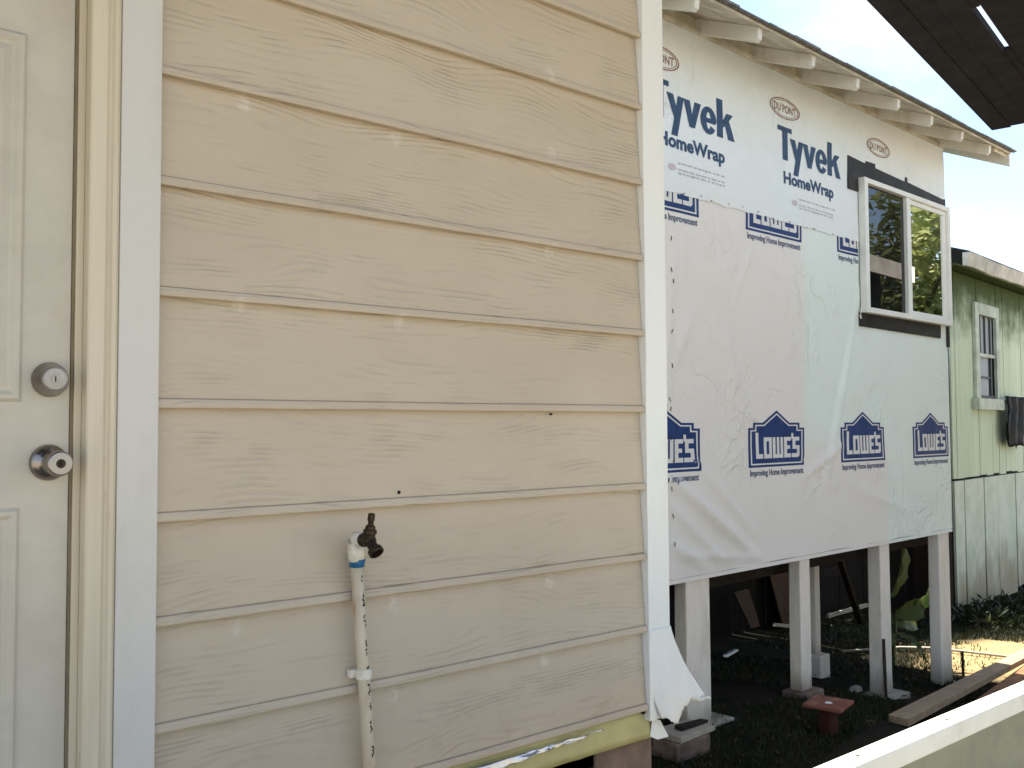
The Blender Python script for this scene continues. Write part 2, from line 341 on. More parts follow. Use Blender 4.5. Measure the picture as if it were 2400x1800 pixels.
# door trim and moulding
box('door_trim', 'trim', house, .6075, .6855, -.034, .002, .6, 3.03, bevel=.002)
mo = MB(); pr = [(.5495,.03),(.5495,-.036),(.552,-.039),(.578,-.039),(.582,-.036),(.585,-.0315),(.590,-.0315),(.5935,-.035),(.6005,-.035),(.6065,-.0300),(.6065,.03)]
mo.add([(x,y,.55) for x,y in pr]+[(x,y,3.03) for x,y in pr], [(i, (i+1) % 11, 11+(i+1) % 11, 11+i) for i in range(11)]+[tuple(range(11))[::-1], tuple(range(11, 22))])
mo.build('door_moulding', 'mould', house)
box('door_jamb', 'mould', house, .536, .5488, -.006, .1, .55, 3.03); box('weatherstrip', 'groove', house, .5305, .5355, -.001, .02, .6, 3.0)
door = box('door', 'door', house, -.35, .530, .000, .044, .62, 2.72, bevel=.002)
def panel(x0, x1, z0, z1):
    mb = MB(); rings = [(0, 0.), (.006, -.006), (.013, -.0065), (.020, -.001), (.026, .0), (.040, -.005), (.052, -.0055)]
    vs = []; fs = []
    for ins, y in rings: vs += [(x0+ins, y-.0006, z0+ins), (x1-ins, y-.0006, z0+ins), (x1-ins, y-.0006, z1-ins), (x0+ins, y-.0006, z1-ins)]
    for i in range(len(rings)-1):
        for k in range(4): fs.append((i*4+k, i*4+(k+1) % 4, (i+1)*4+(k+1) % 4, (i+1)*4+k))
    n = (len(rings)-1)*4; fs.append((n, n+1, n+2, n+3)); mb.add(vs, fs)
    return mb.build('door_panel', 'door', door)
panel(-.12, .446, 1.700, 2.385); panel(-.12, .446, .80, 1.507)
# deadbolt and knob
db = (.494, -.001, 1.742)
d_ = MB().lathe(db, (0,-1,0), [(.0325,0),(.0325,.003),(.031,.007),(.0235,.030),(.0222,.037),(.0205,.039),(.0200,.0365)], 40).build('deadbolt', 'nickel', door, smooth=True)
MB().lathe((db[0], db[1]-.0367, db[2]), (0,-1,0), [(.0195,0),(.0195,.001),(.0075,.0012),(.0075,.0022),(.0068,.0024)], 36).build('lock_cylinder', 'steel', door)
box('keyhole', 'slot', door, db[0]-.001, db[0]+.001, db[1]-.0398, db[1]-.0380, db[2]-.005, db[2]+.005)
kb = (.494, -.001, 1.588)
MB().lathe(kb, (0,-1,0), [(.0335,0),(.0335,.003),(.0315,.009),(.023,.015),(.0145,.022),(.0125,.036),(.0135,.046),(.0185,.055),(.0222,.063),(.0232,.071),(.0222,.078),(.0205,.0805),(.0196,.0810)], 44).build('doorknob', 'nickel', door, smooth=True)
MB().lathe((kb[0], kb[1]-.0812, kb[2]), (0,-1,0), [(.0192,0),(.0192,.0008),(.0085,.001)], 36).build('knob_face', 'steel', door)
MB().lathe((kb[0], kb[1]-.0823, kb[2]), (0,-1,0), [(.0082,0),(.0078,.0012)], 24).build('knob_cylinder', 'bronze', door)
box('keyhole', 'slot', door, kb[0]-.001, kb[0]+.001, kb[1]-.0852, kb[1]-.0830, kb[2]-.005, kb[2]+.005)
# wrapped corner and its torn flap
cs = MB(); prof = [(2.110,.0),(2.110,-.0290),(2.1115,-.0300),(2.2015,-.0300),(2.2035,-.0285),(2.204,.16)]
zs = [.80+.02*i for i in range(113)]; vs = []; fs = []; q = len(prof)
for z in zs:
    for j, (x, y) in enumerate(prof):
        w = noise.noise(Vector((x*6, z*2.3, 1)))*.0035+noise.noise(Vector((x*14, z*7, 5)))*.0012
        vs.append((x+(w*.7 if j > 2 else 0), y+(w if j > 0 and j < 5 else 0), z))
for i in range(len(zs)-1):
    for j in range(q-1): fs.append((i*q+j, i*q+j+1, (i+1)*q+j+1, (i+1)*q+j))
cs.add(vs, fs).build('corner_wrap', 'corner', house, flip=True)
fl = MB(); vs = []; fs = []; nu, nv = 26, 26
top = [(2.115, 1.06), (2.205, 1.06)]
for j in range(nv+1):
    t = j/nv
    xl = 2.113+.035*t**4; xr = 2.204+.118*t**1.1; zl = 1.06-.258*t; zr = 1.06-.235*t
    for i in range(nu+1):
        u = i/nu; x = xl+(xr-xl)*u; z = zl+(zr-zl)*u
        if j >= nv-1: z -= .030*math.exp(-((u-.30)/.16)**2) - .012*u + .010*noise.noise(Vector((u*17, 3, 1))) ; 
        if j == nv: z += .008*noise.noise(Vector((u*31, 9, 1)))
        y = -.0320 - t*t*(.012+.034*u**2) + .012*t*math.sin(u*7+t*3) + .006*t*noise.noise(Vector((u*4, t*5, 2)))
        vs.append((x, y, z))
for j in range(nv):
    for i in range(nu): fs.append((j*(nu+1)+i, j*(nu+1)+i+1, (j+1)*(nu+1)+i+1, (j+1)*(nu+1)+i))
fl = fl.add(vs, fs).build('torn_wrap_flap', 'corner', house, smooth=True, flip=True); sd = fl.modifiers.new('solid', 'SOLIDIFY'); sd.thickness = .0012
# yellow film below the siding with a crumpled foil lip
def strip(name, mat, x0, x1, n, fz0, fz1, fy0, fy1, seed, amp, rows=5):
    mb = MB(); vs = []; fs = []
    for i in range(n+1):
        x = x0+(x1-x0)*i/n
        for j in range(rows):
            t = j/(rows-1); w = amp*noise.noise(Vector((x*22, t*4, seed)))
            vs.append((x, fy0(x)+(fy1(x)-fy0(x))*t - abs(w), fz0(x)+(fz1(x)-fz0(x))*t+w*.5))
    for i in range(n):
        for j in range(rows-1): fs.append((i*rows+j, i*rows+j+1, (i+1)*rows+j+1, (i+1)*rows+j))
    o = mb.add(vs, fs).build(name, mat, house, smooth=True); s_ = o.modifiers.new('solid', 'SOLIDIFY'); s_.thickness = .0015; return o
strip('yellow_film', 'yellow', .69, 2.150, 70, lambda x: .835, lambda x: .748+.006*noise.noise(Vector((x*3, 0, 0))), lambda x: -.003, lambda x: -.016, 2., .004)
strip('foil_lip', 'foil', .69, 1.93, 120, lambda x: .815-.004, lambda x: .788+.010*noise.noise(Vector((x*14, 0, 3)))+.022*max(0, (x-1.45)/.48), lambda x: -.0165-.004, lambda x: -.030+.012*max(0, (x-1.5)/.43), 5., .010, 6)
MB().add([(2.135,-.018,.80),(2.166,-.020,.79),(2.185,-.035,.742),(2.15,-.024,.738),(2.125,-.017,.75)], [(0,1,2,3,4)]).build('film_corner', 'corner', house, flip=True).modifiers.new('solid', 'SOLIDIFY').thickness = .002
box('sill_beam', 'joist', house, .5, 2.15, .02, .12, .56, .745)
box('corner_pier', 'brickpier', house, 1.93, 2.165, .012, .26, -.05, .744, bevel=.006); box('pier_block', 'brickpier', house, .3, .55, .012, .26, -.05, .744)

# ================================================================== WATER RISER
pipe = thing('water_pipe', (1.2, -.034, .02), 'stained upright plastic water pipe with a bronze hose faucet against tan siding', 'pipe')
PT = lambda z: Vector((1.1268+(1.352-z)*.0755, -.0440, z))
MB().tube([PT(z) for z in (0., .5, .9, 1.1, 1.345)], .0142, 20).build('riser', 'pvc', pipe, smooth=True)
mb = MB(); mb.tube([PT(1.352), PT(1.372), PT(1.386)], [.0185, .0180, .0172], 20); o_ = PT(1.394)
mb.tube([o_+Vector((0, 0, -.018)), o_+Vector((0, -.001, .002)), o_+Vector((0, -.008, .008)), o_+Vector((0, -.026, .008))], [.0165, .0172, .0165, .0160], 18)
for k in range(5): mb.lathe(o_+Vector((0, -.014-.0035*k, .008)), (0,-1,0), [(.0150+.001*random.random(),0),(.0168+.0015*random.random(),.0015),(.0152,.003)], 14)
mb.build('elbow', 'pvcw', pipe, smooth=True)
mb = MB()
for k, (r, z) in enumerate([(.0188,1.357),(.0205,1.352),(.0188,1.343),(.0182,1.334)]): pass
mb.lathe(PT(1.333), (0,0,1), [(.0148,.005),(.0168,.006),(.0172,.014),(.0192,.020),(.0190,.0225),(.016,.023)], 18); mb.build('blue_tape', 'blue', pipe, smooth=True)
mb = MB(); mb.lathe(PT(1.089)-Vector((0,0,0)), (0,0,1), [(.0146,0),(.0178,.0005),(.0178,.0215),(.0146,.022)], 20); mb.box(1.118, 1.138, -.034, -.020, 1.092, 1.109); mb.build('pipe_strap', 'pvcw', pipe)
fb = o_+Vector((0, -.026, .008))
fa = MB(); fa.lathe(fb, (0,-1,0), [(.0125,0),(.0125,.006),(.0155,.008),(.0155,.016),(.0125,.018),(.0135,.026),(.0150,.034),(.0130,.042),(.006,.046)], 16).build('faucet_body', 'bronze', pipe, smooth=True)
fc = fb+Vector((0,-.033,0))
MB().lathe(fc, (.03,-.12,1), [(.0125,.004),(.0125,.014),(.0150,.016),(.0150,.024),(.0118,.026),(.0105,.033),(.0068,.035),(.0062,.043),(.0082,.045),(.0075,.060),(.005,.061)], 12).build('bonnet', 'bronze', pipe, smooth=False)
MB().lathe(fc+Vector((0,-.004,-.002)), (.05,-.72,-.66), [(.0112,0),(.0115,.018),(.0118,.022),(.0168,.023),(.0172,.033),(.0150,.0345),(.0125,.034),(.011,.025)], 18).build('spout', 'bronze', pipe, smooth=False)
ink = MB(); z = 1.325; rr = random.Random(3)
while z > .56:
    for _ in range(rr.randint(2, 4)):
        for _ in range(3):
            a = rr.uniform(-.03, .32); l_ = rr.uniform(.003, .0085)
            c = PT(z-rr.uniform(0, .007)); 
            def on(a_, z_): p = PT(z_); return p+Vector((math.sin(a_)*.0146, -math.cos(a_)*.0146, 0))
            w_ = rr.uniform(.08, .38)
            ink.add([on(a, c.z), on(a+w_, c.z+.001), on(a+w_, c.z-l_*.55), on(a, c.z-l_*.6)], [(0,1,2,3)])
        z -= .0095
    z -= rr.uniform(.010, .028)
tag(ink.build('pipe_print', 'ink', pipe), kind='stuff')

# ================================================================== WRAPPED ADDITION
A0 = Vector((3.949, 1.506, 0)); DX = Vector((.99848, .05507, 0)); NX = Vector((.05507, -.99848, 0))
def W(s, o, z): return A0+DX*s+NX*o+Vector((0,0,z))      # s along the wall, o outwards, z up
T = lambda s, o, z: W(s, o, z)
add = thing('wrapped_addition', W(1.2, -1.5, 0), 'unfinished raised room in white printed house wrap standing on white piers', 'house')
RIDGE = [((.12,1.33),(.78,.93),.020,.040),((.05,1.22),(.50,.90),.014,.035),((.33,1.42),(.80,1.06),.010,.030),((.05,1.02),(.36,.86),.012,.03),((.50,1.18),(.86,.96),-.010,.03),
         ((2.16,2.40),(1.80,1.45),.012,.035),((2.10,2.30),(1.68,1.35),-.006,.04),((1.50,1.34),(1.90,1.50),.011,.030),((1.46,1.42),(1.78,1.52),-.006,.03),((.9,2.75),(.7,2.4),.006,.03),
         ((.25,2.25),(.12,2.0),.008,.05),((.62,2.15),(.75,1.7),.007,.05),((.15,.95),(.85,.865),.010,.02),((1.55,2.3),(1.72,1.95),.006,.03),((.35,2.1),(.28,1.9),-.007,.04),((2.2,1.2),(2.9,1.02),.005,.04),((.1,2.6),(.05,1.9),.008,.03)]
def wrinkle(s, z):
    h = .005*noise.noise(Vector((s*2.2, z*2.6, 1)))+.003*noise.noise(Vector((s*6, z*5, 7)))+.0015*noise.noise(Vector((s*13, z*11, 2)))
    for (a, b), (c, d), amp, w in RIDGE:
        dx, dz = c-a, d-b; L2 = dx*dx+dz*dz; t = ((s-a)*dx+(z-b)*dz)/L2
        if -.25 < t < 1.25:
            px, pz = s-(a+dx*t), z-(b+dz*t); env = max(0., 1-((t-.5)/.75)**2); w *= .75; h += 1.9*amp*env*math.exp(-(px*px+pz*pz)/(w*w)*(1+.6*math.sin(t*9)*.3))
    return h
def sheet(name, mat, s0, s1, z0, z1, ds, off, zlow=None, zhigh=None):
    ns, nz_ = int((s1-s0)/ds), int((z1-z0)/ds); vs = []; fs = []
    for j in range(nz_+1):
        for i in range(ns+1):
            s = s0+(s1-s0)*i/ns; z = z0+(z1-z0)*j/nz_
            if j == 0 and zlow: z += zlow(s)
            vs.append(W(s, off+max(-.004, wrinkle(s, z)), z))
    for j in range(nz_):
        for i in range(ns): fs.append((j*(ns+1)+i, j*(ns+1)+i+1, (j+1)*(ns+1)+i+1, (j+1)*(ns+1)+i))
    return MB().add(vs, fs).build(name, mat, add, smooth=True)
box('wall', 'joist', add, -1.72, 3.700, -3.4, -.010, .825, 3.90, T=T)
sheet('house_wrap_lower', 'wrap_lo', -1.70, 3.706, .822, 2.99, .024, .004, zlow=lambda s: .006*noise.noise(Vector((s*3, 0, 2))))
ZS = 2.936
sheet('house_wrap_upper', 'wrap_up', -1.70, 3.708, ZS, 3.905, .03, .009, zlow=lambda s: .010*noise.noise(Vector((s*9, 0, 4)))+.006*noise.noise(Vector((s*31, 0, 8))))
MB().add([W(3.709, .006, .822), W(3.709, -3.4, .822), W(3.709, -3.4, 3.9), W(3.709, .006, 3.9)], [(0,1,2,3)]).build('house_wrap_side', 'wrap_lo', add)
MB().box(-1.70, 3.706, -.04, .006, .796, .820, T=T).build('wrap_hem', 'wrap_lo', add)
# staples
st = MB(); rr = random.Random(5)
for z in [1.0+.14*i+rr.uniform(-.05, .05) for i in range(13)]:
    s = .075+rr.uniform(-.012, .012); o = .006+max(-.004, wrinkle(s, z)); k = rr.uniform(-.012, .014); st.hexa([W(s-.003,o,z-.012),W(s+.002,o,z-.012),W(s+.002,o+.002,z-.012),W(s-.003,o+.002,z-.012),W(s+k-.003,o,z+.012),W(s+k+.002,o,z+.012),W(s+k+.002,o+.002,z+.012),W(s+k-.003,o+.002,z+.012)])
for s in [.15+.17*i+rr.uniform(-.06, .06) for i in range(11)]:
    z = ZS+.012+rr.uniform(-.012, .012); o = .011+max(-.004, wrinkle(s, z)); w = rr.uniform(.004, .010); st.box(s-w, s+w, o, o+.002, z-.002, z+.002, T=T)
tag(st.build('staples', 'rust', add), kind='stuff')

# ---- prints on the wrap
def print_obj(name, mat, polys, off, parent=add, base=.004, clip=None):
    """polys: list of (verts[(s,z)], faces); laid on the wrinkled sheet"""
    mb = MB()
    for vs, fs in polys:
        mb.add([W(s, base+max(-.004, wrinkle(s, z))+off, z) for s, z in vs], fs)
    return mb.build(name, mat, parent)
def refine(vs, fs, step, smax=None, zmax=None):
    import bmesh
    bm = bmesh.new(); V = [bm.verts.new((s, 0, z)) for s, z in vs]
    for f in fs:
        try: bm.faces.new([V[i] for i in f])
        except ValueError: pass
    for lim, ax in ((smax, (1,0,0)), (zmax, (0,0,1))):
        if lim is not None: bmesh.ops.bisect_plane(bm, geom=bm.verts[:]+bm.edges[:]+bm.faces[:], plane_co=Vector(ax)*lim, plane_no=ax, clear_outer=True)
    bmesh.ops.triangulate(bm, faces=bm.faces[:])
    for _ in range(4):
        e = [x for x in bm.edges if x.calc_length() > step]
        if not e: break
        bmesh.ops.subdivide_edges(bm, edges=e, cuts=1); bmesh.ops.triangulate(bm, faces=bm.faces[:])
    bm.verts.index_update(); out = [(v.co.x, v.co.z) for v in bm.verts], [tuple(v.index for v in f.verts) for f in bm.faces]; bm.free(); return out
def text(txt, s0, s1, base, cap, bold=.02, shear=0.):
    cu = bpy.data.curves.new('txt', 'FONT'); cu.body = txt; cu.size = 1; cu.offset = bold; cu.resolution_u = 3; cu.shear = shear
    ob = bpy.data.objects.new('txt', cu); scene.collection.objects.link(ob)
    dg = bpy.context.evaluated_depsgraph_get(); me = bpy.data.meshes.new_from_object(ob.evaluated_get(dg))
    P = [(v.co.x, v.co.y) for v in me.vertices]; Fc = [tuple(p.vertices) for p in me.polygons]
    bpy.data.objects.remove(ob); bpy.data.curves.remove(cu); bpy.data.meshes.remove(me)
    xa, xb = min(p[0] for p in P), max(p[0] for p in P); ch = .70+bold
    return [(s0+(x-xa)/(xb-xa)*(s1-s0), base+y/ch*cap) for x, y in P], Fc
def rect(a, b, c, d): return [(a,c),(b,c),(b,d),(a,d)], [(0,1,2,3)]
def ring(cx, cz, ax, az, w, n=48):
    vs = [(cx+(ax-k*w)*math.cos(2*math.pi*i/n), cz+(az-k*w*.6)*math.sin(2*math.pi*i/n)) for k in (0, 1) for i in range(n)]
    return vs, [(i, (i+1) % n, n+(i+1) % n, n+i) for i in range(n)]
UB = .009
def tyvek(d):
    def q(*p): return [(x+d, z) for x, z in p], [tuple(range(len(p)))]
    L_ = [q((1.197,3.518),(1.363,3.518),(1.363,3.549),(1.197,3.549)), q((1.252,3.335),(1.314,3.335),(1.314,3.518),(1.252,3.518)),
      q((1.340,3.487),(1.412,3.345),(1.462,3.345),(1.404,3.487)), q((1.378,3.255),(1.436,3.255),(1.506,3.487),(1.448,3.487)),
      q((1.500,3.487),(1.553,3.335),(1.600,3.335),(1.560,3.487)), q((1.557,3.335),(1.603,3.335),(1.664,3.487),(1.604,3.487)),
      q((1.816,3.335),(1.876,3.335),(1.876,3.562),(1.816,3.562)), q((1.876,3.398),(1.900,3.412),(1.980,3.489),(1.914,3.489),(1.876,3.440)), q((1.898,3.412),(1.930,3.335),(1.997,3.335),(1.938,3.449))]
    n = 26; vs = []; A_ = [math.radians(326*i/n) for i in range(n+1)]
    for rx, rz in ((.077, .081), (.022, .050)): vs += [(1.735+d+rx*math.cos(a), 3.410+rz*math.sin(a)) for a in A_]
    L_.append((vs, [(i, i+1, n+2+i, n+1+i) for i in range(n)])); L_.append(q((1.705,3.396),(1.800,3.396),(1.810,3.424),(1.705,3.424)))
    return [refine(*p, .1) for p in L_]
for k in (-1, 0):
    ds = 1.283*k
    print_obj('tyvek_print', 'slate', tyvek(ds), .0022, base=UB)
    print_obj('homewrap_print', 'slate', [refine(*text('HomeWrap', 1.262+ds, 1.893+ds, 3.188, .078, .038), .12)], .0022, base=UB)
    rr = random.Random(k+9); fp = []
    for z in (3.108, 3.072, 3.052):
        s = 1.44+ds
        while s < 1.88+ds:
            w = rr.uniform(.015, .05); fp.append(rect(s, s+w, z-.004-rr.uniform(0, .003), z+.004)); s += w+rr.uniform(.006, .02)
    tag(print_obj('small_print', 'faint', fp, .0020, base=UB), kind='stuff')
    n = 20; print_obj('seal_print', 'pinkp', [([(1.385+ds+.035*math.cos(i*6.283/n), 3.076+.019*math.sin(i*6.283/n)) for i in range(n)], [tuple(range(n))])], .0020, base=UB)
for k in (-1, 0, 1):
    c = 1.285+1.283*k
    print_obj('oval_print', 'brown', [ring(c, 3.666, .180, .0655, .011), ring(c, 3.666, .158, .0530, .006), refine(*text('DU PONT', c-.130, c+.130, 3.641, .050, .008), .1)], .0022, base=UB)
def inset(P, d):
    n = len(P); out = []
    for i in range(n):
        p0, p1, p2 = Vector(P[i-1]), Vector(P[i]), Vector(P[(i+1) % n]); a = (p1-p0).normalized(); b = (p2-p1).normalized()
        na, nb = Vector((a.y, -a.x)), Vector((b.y, -b.x)); m_ = (na+nb); m_ = m_/(1+na.dot(nb)); out.append(tuple(p1+m_*d))
    return out
OUT = [(-280,0),(-280,375),(-231,375),(-231,425),(-133,425),(0,545),(133,425),(231,425),(231,375),(280,375),(280,0)]   # clockwise
KX, KZ = .640/560, .345/545
LET = [rect(-208,-180,82,330), rect(-180,-140,82,125), # L
 rect(-130,-103,82,284), rect(-78,-52,82,284), rect(-103,-78,82,122), rect(-103,-78,246,284),  # O
 rect(-43,-16,82,284), rect(-2,24,82,284), rect(38,64,82,284), rect(-16,-2,82,118), rect(24,38,82,118), # W
 rect(74,104,82,284), rect(104,142,82,122), rect(104,134,166,202), rect(104,142,246,284), # E
 rect(146,166,262,322), # apostrophe
 rect(158,228,82,122), rect(200,228,122,200), rect(158,200,164,200), rect(158,186,200,284), rect(186,226,246,284)] # S
LET[-5] = ([(150,82),(215,82),(228,100),(228,122),(150,122)], [(0,1,2,3,4)])
def logo(c, base, zmax=None, smax=None):
    def mp_(poly):
        vs, fs = poly; return [(c+x*KX, base+z*KZ) for x, z in vs], fs
    def keep(poly): return refine(*poly, .05, smax, zmax)
    import bmesh
    body = mp_((OUT, [tuple(range(11))[::-1]])); a, b = inset(OUT, 20), inset(OUT, 32)
    a = [(x, max(z, 22)) for x, z in a]; b = [(x, max(z, 36)) for x, z in b]
    lin = mp_((a+b, [(i, (i+1) % 11, 11+(i+1) % 11, 11+i) for i in range(11)]))
    print_obj('store_logo_print', 'navy', [keep(body)], .0012)
    pw = [keep(lin)]+[keep(mp_(q)) for q in LET]
    print_obj('store_logo_lettering', 'wprint', [q for q in pw if q[1]], .0021)
    tx = refine(*text('Improving Home Improvement', c-.305, c+.305, base-.050, .038, .048), .1, smax); print_obj('store_tagline_print', 'gprint', [tx], .0014)
for c in (.014, 1.132, 2.250, 3.348): logo(c, 1.397)
for c in (.030, 1.147, 2.262): logo(c, 2.842-.012, zmax=2.955, smax=2.232 if c > 2 else None)

# ---- window
win = box('window', 'vinyl', add, 2.240, 3.680, .014, .022, 2.436, 3.390, T=T)
def wbar(name, mat, a, b, o0, o1, c, d): return box(name, mat, win, a, b, o0, o1, c, d, T=T, bevel=.003)
wbar('frame', 'vinyl', 2.240, 2.290, .022, .062, 2.436, 3.390); wbar('frame', 'vinyl', 3.642, 3.680, .022, .062, 2.436, 3.390)
wbar('frame', 'vinyl', 2.291, 3.641, .022, .060, 3.354, 3.390); wbar('frame', 'vinyl', 2.291, 3.641, .022, .060, 2.436, 2.474)
wbar('mullion', 'vinyl', 2.915, 2.980, .022, .054, 2.475, 3.353)
wbar('sash_rail', 'vinyl', 2.981, 3.641, .022, .040, 3.318, 3.353); wbar('sash_rail', 'vinyl', 2.981, 3.641, .022, .040, 2.475, 2.505); wbar('sash_rail', 'vinyl', 3.580, 3.641, .022, .0395, 2.506, 3.317)
wbar('pane', 'glassd', 2.291, 2.914, .023, .027, 2.475, 3.353); wbar('pane', 'glassb', 2.981, 3.5795, .023, .030, 2.506, 3.317)
def tape(poly, off=.016): 
    n = len(poly); mb = MB(); mb.add([W(s, off, z) for s, z in poly]+[W(s, off-.012, z) for s, z in poly], [tuple(range(n))]+[(i, n+i, n+(i+1) % n, (i+1) % n) for i in range(n)]); return mb.build('flashing_tape', 'black', add)
tape([(2.094,3.290),(2.239,3.290),(2.239,3.391),(3.681,3.391),(3.706,3.40),(3.706,3.470),(3.66,3.462),(3.02,3.492),(3.02,3.525),(2.99,3.525),(2.985,3.488),(2.50,3.505),(2.50,3.535),(2.36,3.53),(2.35,3.51),(2.094,3.524)])
tape([(2.225,2.340),(2.9,2.336),(3.555,2.332),(3.560,2.435),(2.225,2.435)]); tape([(3.682,2.27),(3.718,2.27),(3.718,3.398),(3.682,3.398)], .020)
MB().tube([W(2.235,.02,2.47), W(2.215,.028,2.44), W(2.205,.025,2.41), W(2.225,.02,2.395)], .006, 8).build('drip_tab', 'vinyl', win)

# ---- eave: rafters, deck boards, roofing, rake
zr = lambda o: 3.895-.43*o
for s in (-1.35, -.78, -.204, .370, .938, 1.477, 2.038, 2.552, 3.076, 3.60):
    mb = MB(); h = s-.020, s+.020; pr = [(-.05, zr(-.05)), (.385, zr(.385)+.004), (.405, zr(.405)+.025), (.412, zr(.412)+.088), (-.05, zr(-.05)+.088)]
    n = 5; mb.add([W(h[0], o, z) for o, z in pr]+[W(h[1], o, z) for o, z in pr], [tuple(range(n)), tuple(range(n, 2*n))[::-1]]+[(i, n+i, n+(i+1) % n, (i+1) % n) for i in range(n)]); mb.build('rafter_tail', 'rafter', add)
for sa, sb in zip((-1.35,-.78,-.204,.370,.938,1.477,2.038,2.552,3.076),(-.78,-.204,.370,.938,1.477,2.038,2.552,3.076,3.60)): MB().box(sa+.021, sb-.021, -.02, .006, 3.885, 3.98, T=T).build('eave_blocking', 'eave', add)
for a, b in ((-.06,.108),(.112,.272),(.276,.432)):
    MB().hexa([W(-1.72,a,zr(a)+.090),W(-1.72,b,zr(b)+.090),W(3.97,b,zr(b)+.090),W(3.97,a,zr(a)+.090),W(-1.72,a,zr(a)+.108),W(-1.72,b,zr(b)+.108),W(3.97,b,zr(b)+.108),W(3.97,a,zr(a)+.108)]).build('deck_board', 'eave', add)
MB().hexa([W(-1.72,-3.6,zr(-1.7)-.64),W(-1.72,.445,zr(.445)+.110),W(3.985,.445,zr(.445)+.110),W(3.985,-3.6,zr(-1.7)-.64)]+[W(-1.72,-3.6,zr(-1.7)-.60),W(-1.72,.452,zr(.452)+.124),W(3.99,.452,zr(.452)+.124),W(3.99,-3.6,zr(-1.7)-.60)]).build('roof_tail', 'shingle', add) if False else None
rf = MB(); a0, a1, a2 = .450, -1.7, -3.85
for (u, zu), (v, zv) in (((a0, zr(a0)+.110), (a1, zr(a1)+.110)), ((a1-.001, zr(a1)+.110), (a2, zr(a0)+.110))):
    rf.hexa([W(-1.75,u,zu),W(3.99,u,zu),W(3.99,v,zv),W(-1.75,v,zv),W(-1.75,u,zu+.009),W(3.99,u,zu+.009),W(3.99,v,zv+.009),W(-1.75,v,zv+.009)])
rf.build('roof', 'greyshingle', add)
tab = MB(); rr = random.Random(2); s = -1.7
while s < 3.95: w = rr.uniform(.25, .32); h = rr.uniform(.000, .008); tab.box(s, min(s+w, 3.985), a0+.0005, a0+.010+rr.uniform(0, .012), zr(a0)+.1135, zr(a0)+.120+h*.7, T=T); s += w+.006
tag(tab.build('shingle_tabs', 'greyshingle', add), kind='stuff')
for s in (3.945,):
    MB().hexa([W(s,-1.7,zr(-1.7)+.015),W(s+.024,-1.7,zr(-1.7)+.015),W(s+.024,.425,zr(.425)-.012),W(s,.425,zr(.425)-.012)]+[W(s,-1.7,zr(-1.7)+.089),W(s+.024,-1.7,zr(-1.7)+.089),W(s+.024,.425,zr(.425)+.088),W(s,.425,zr(.425)+.088)]).build('rake_board', 'rafter', add)
MB().hexa([W(3.715,-1.7,zr(-1.7)+.060),W(3.715,.40,zr(.40)+.060),W(3.944,.40,zr(.40)+.060),W(3.944,-1.7,zr(-1.7)+.060)]+[W(3.715,-1.7,zr(-1.7)+.088),W(3.715,.40,zr(.40)+.088),W(3.944,.40,zr(.40)+.088),W(3.944,-1.7,zr(-1.7)+.088)]).build('rake_soffit', 'eave', add)
MB().beam(W(-1.7, .022, 3.893), W(3.70, .022, 3.893), .022, .020).build('frieze_strip', 'eave', add)
MB().hexa([W(3.71,-3.4,3.88),W(3.71,0,3.88),W(3.6,0,3.88),W(3.6,-3.4,3.88),W(3.71,-1.75,4.7),W(3.71,-1.65,4.7),W(3.6,-1.65,4.7),W(3.6,-1.75,4.7)]).build('gable', 'wrap_lo', add)
# ---- floor frame and piers
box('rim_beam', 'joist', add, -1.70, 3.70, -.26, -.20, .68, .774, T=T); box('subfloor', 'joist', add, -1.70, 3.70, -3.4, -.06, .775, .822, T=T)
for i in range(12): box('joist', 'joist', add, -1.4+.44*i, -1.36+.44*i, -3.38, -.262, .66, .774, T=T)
def pier(s0, s1, o0, depth, zb, zt=.794, flare=0.):
    mb = MB(); c = (s0+s1)/2
    lv = [(zb, 1+flare), (zb+.05, 1+flare*.6), (zb+.14, 1+flare*.1), ((zb+zt)/2, 1.), (zt, .98)]; vs = []; fs = []
    for z, k in lv:
        for a, b in ((s0, o0), (s0, o0-depth), (s1, o0-depth), (s1, o0)):
            vs.append(W(c+(a-c)*k+.003*noise.noise(Vector((z*5, a*9, 0))), o0-depth/2+(b-(o0-depth/2))*k, z))
    for i in range(len(lv)-1):
        for k in range(4): fs.append((i*4+k, i*4+(k+1) % 4, i*4+4+(k+1) % 4, i*4+4+k))
    fs += [(3,2,1,0), (16,17,18,19)]
    return mb.add(vs, fs).build('pier', 'pier', add, bevel=.008, flip=True)
def footing(s0, s1, o0, o1, z0, z1, mat='conc'): return box('footing', mat, add, s0, s1, o0, o1, z0, z1, T=T, bevel=.012)
pier(.208, .432, -.012, .085, -.01); pier(1.405, 1.530, -.012, .085, -.035); pier(2.500, 2.650, -.012, .10, -.27, flare=.06); pier(3.485, 3.685, -.012, .09, -.385, flare=.05)
footing(.30, .56, -.14, .06, -.08, .004); footing(1.37, 1.60, -.14, .035, -.14, -.036, 'brickpier'); footing(2.42, 2.76, -.16, .07, -.36, -.272); footing(3.44, 3.73, -.14, .04, -.50, -.386, 'pier')
for s, o, zb in ((2.74, -.66, -.20),):
    pier(s, s+.075, o, .08, zb, .655, .0)
    box('footing', 'pier', add, s-.03, s+.12, o-.12, o+.05, zb-.2, zb+.07, T=T, bevel=.01)

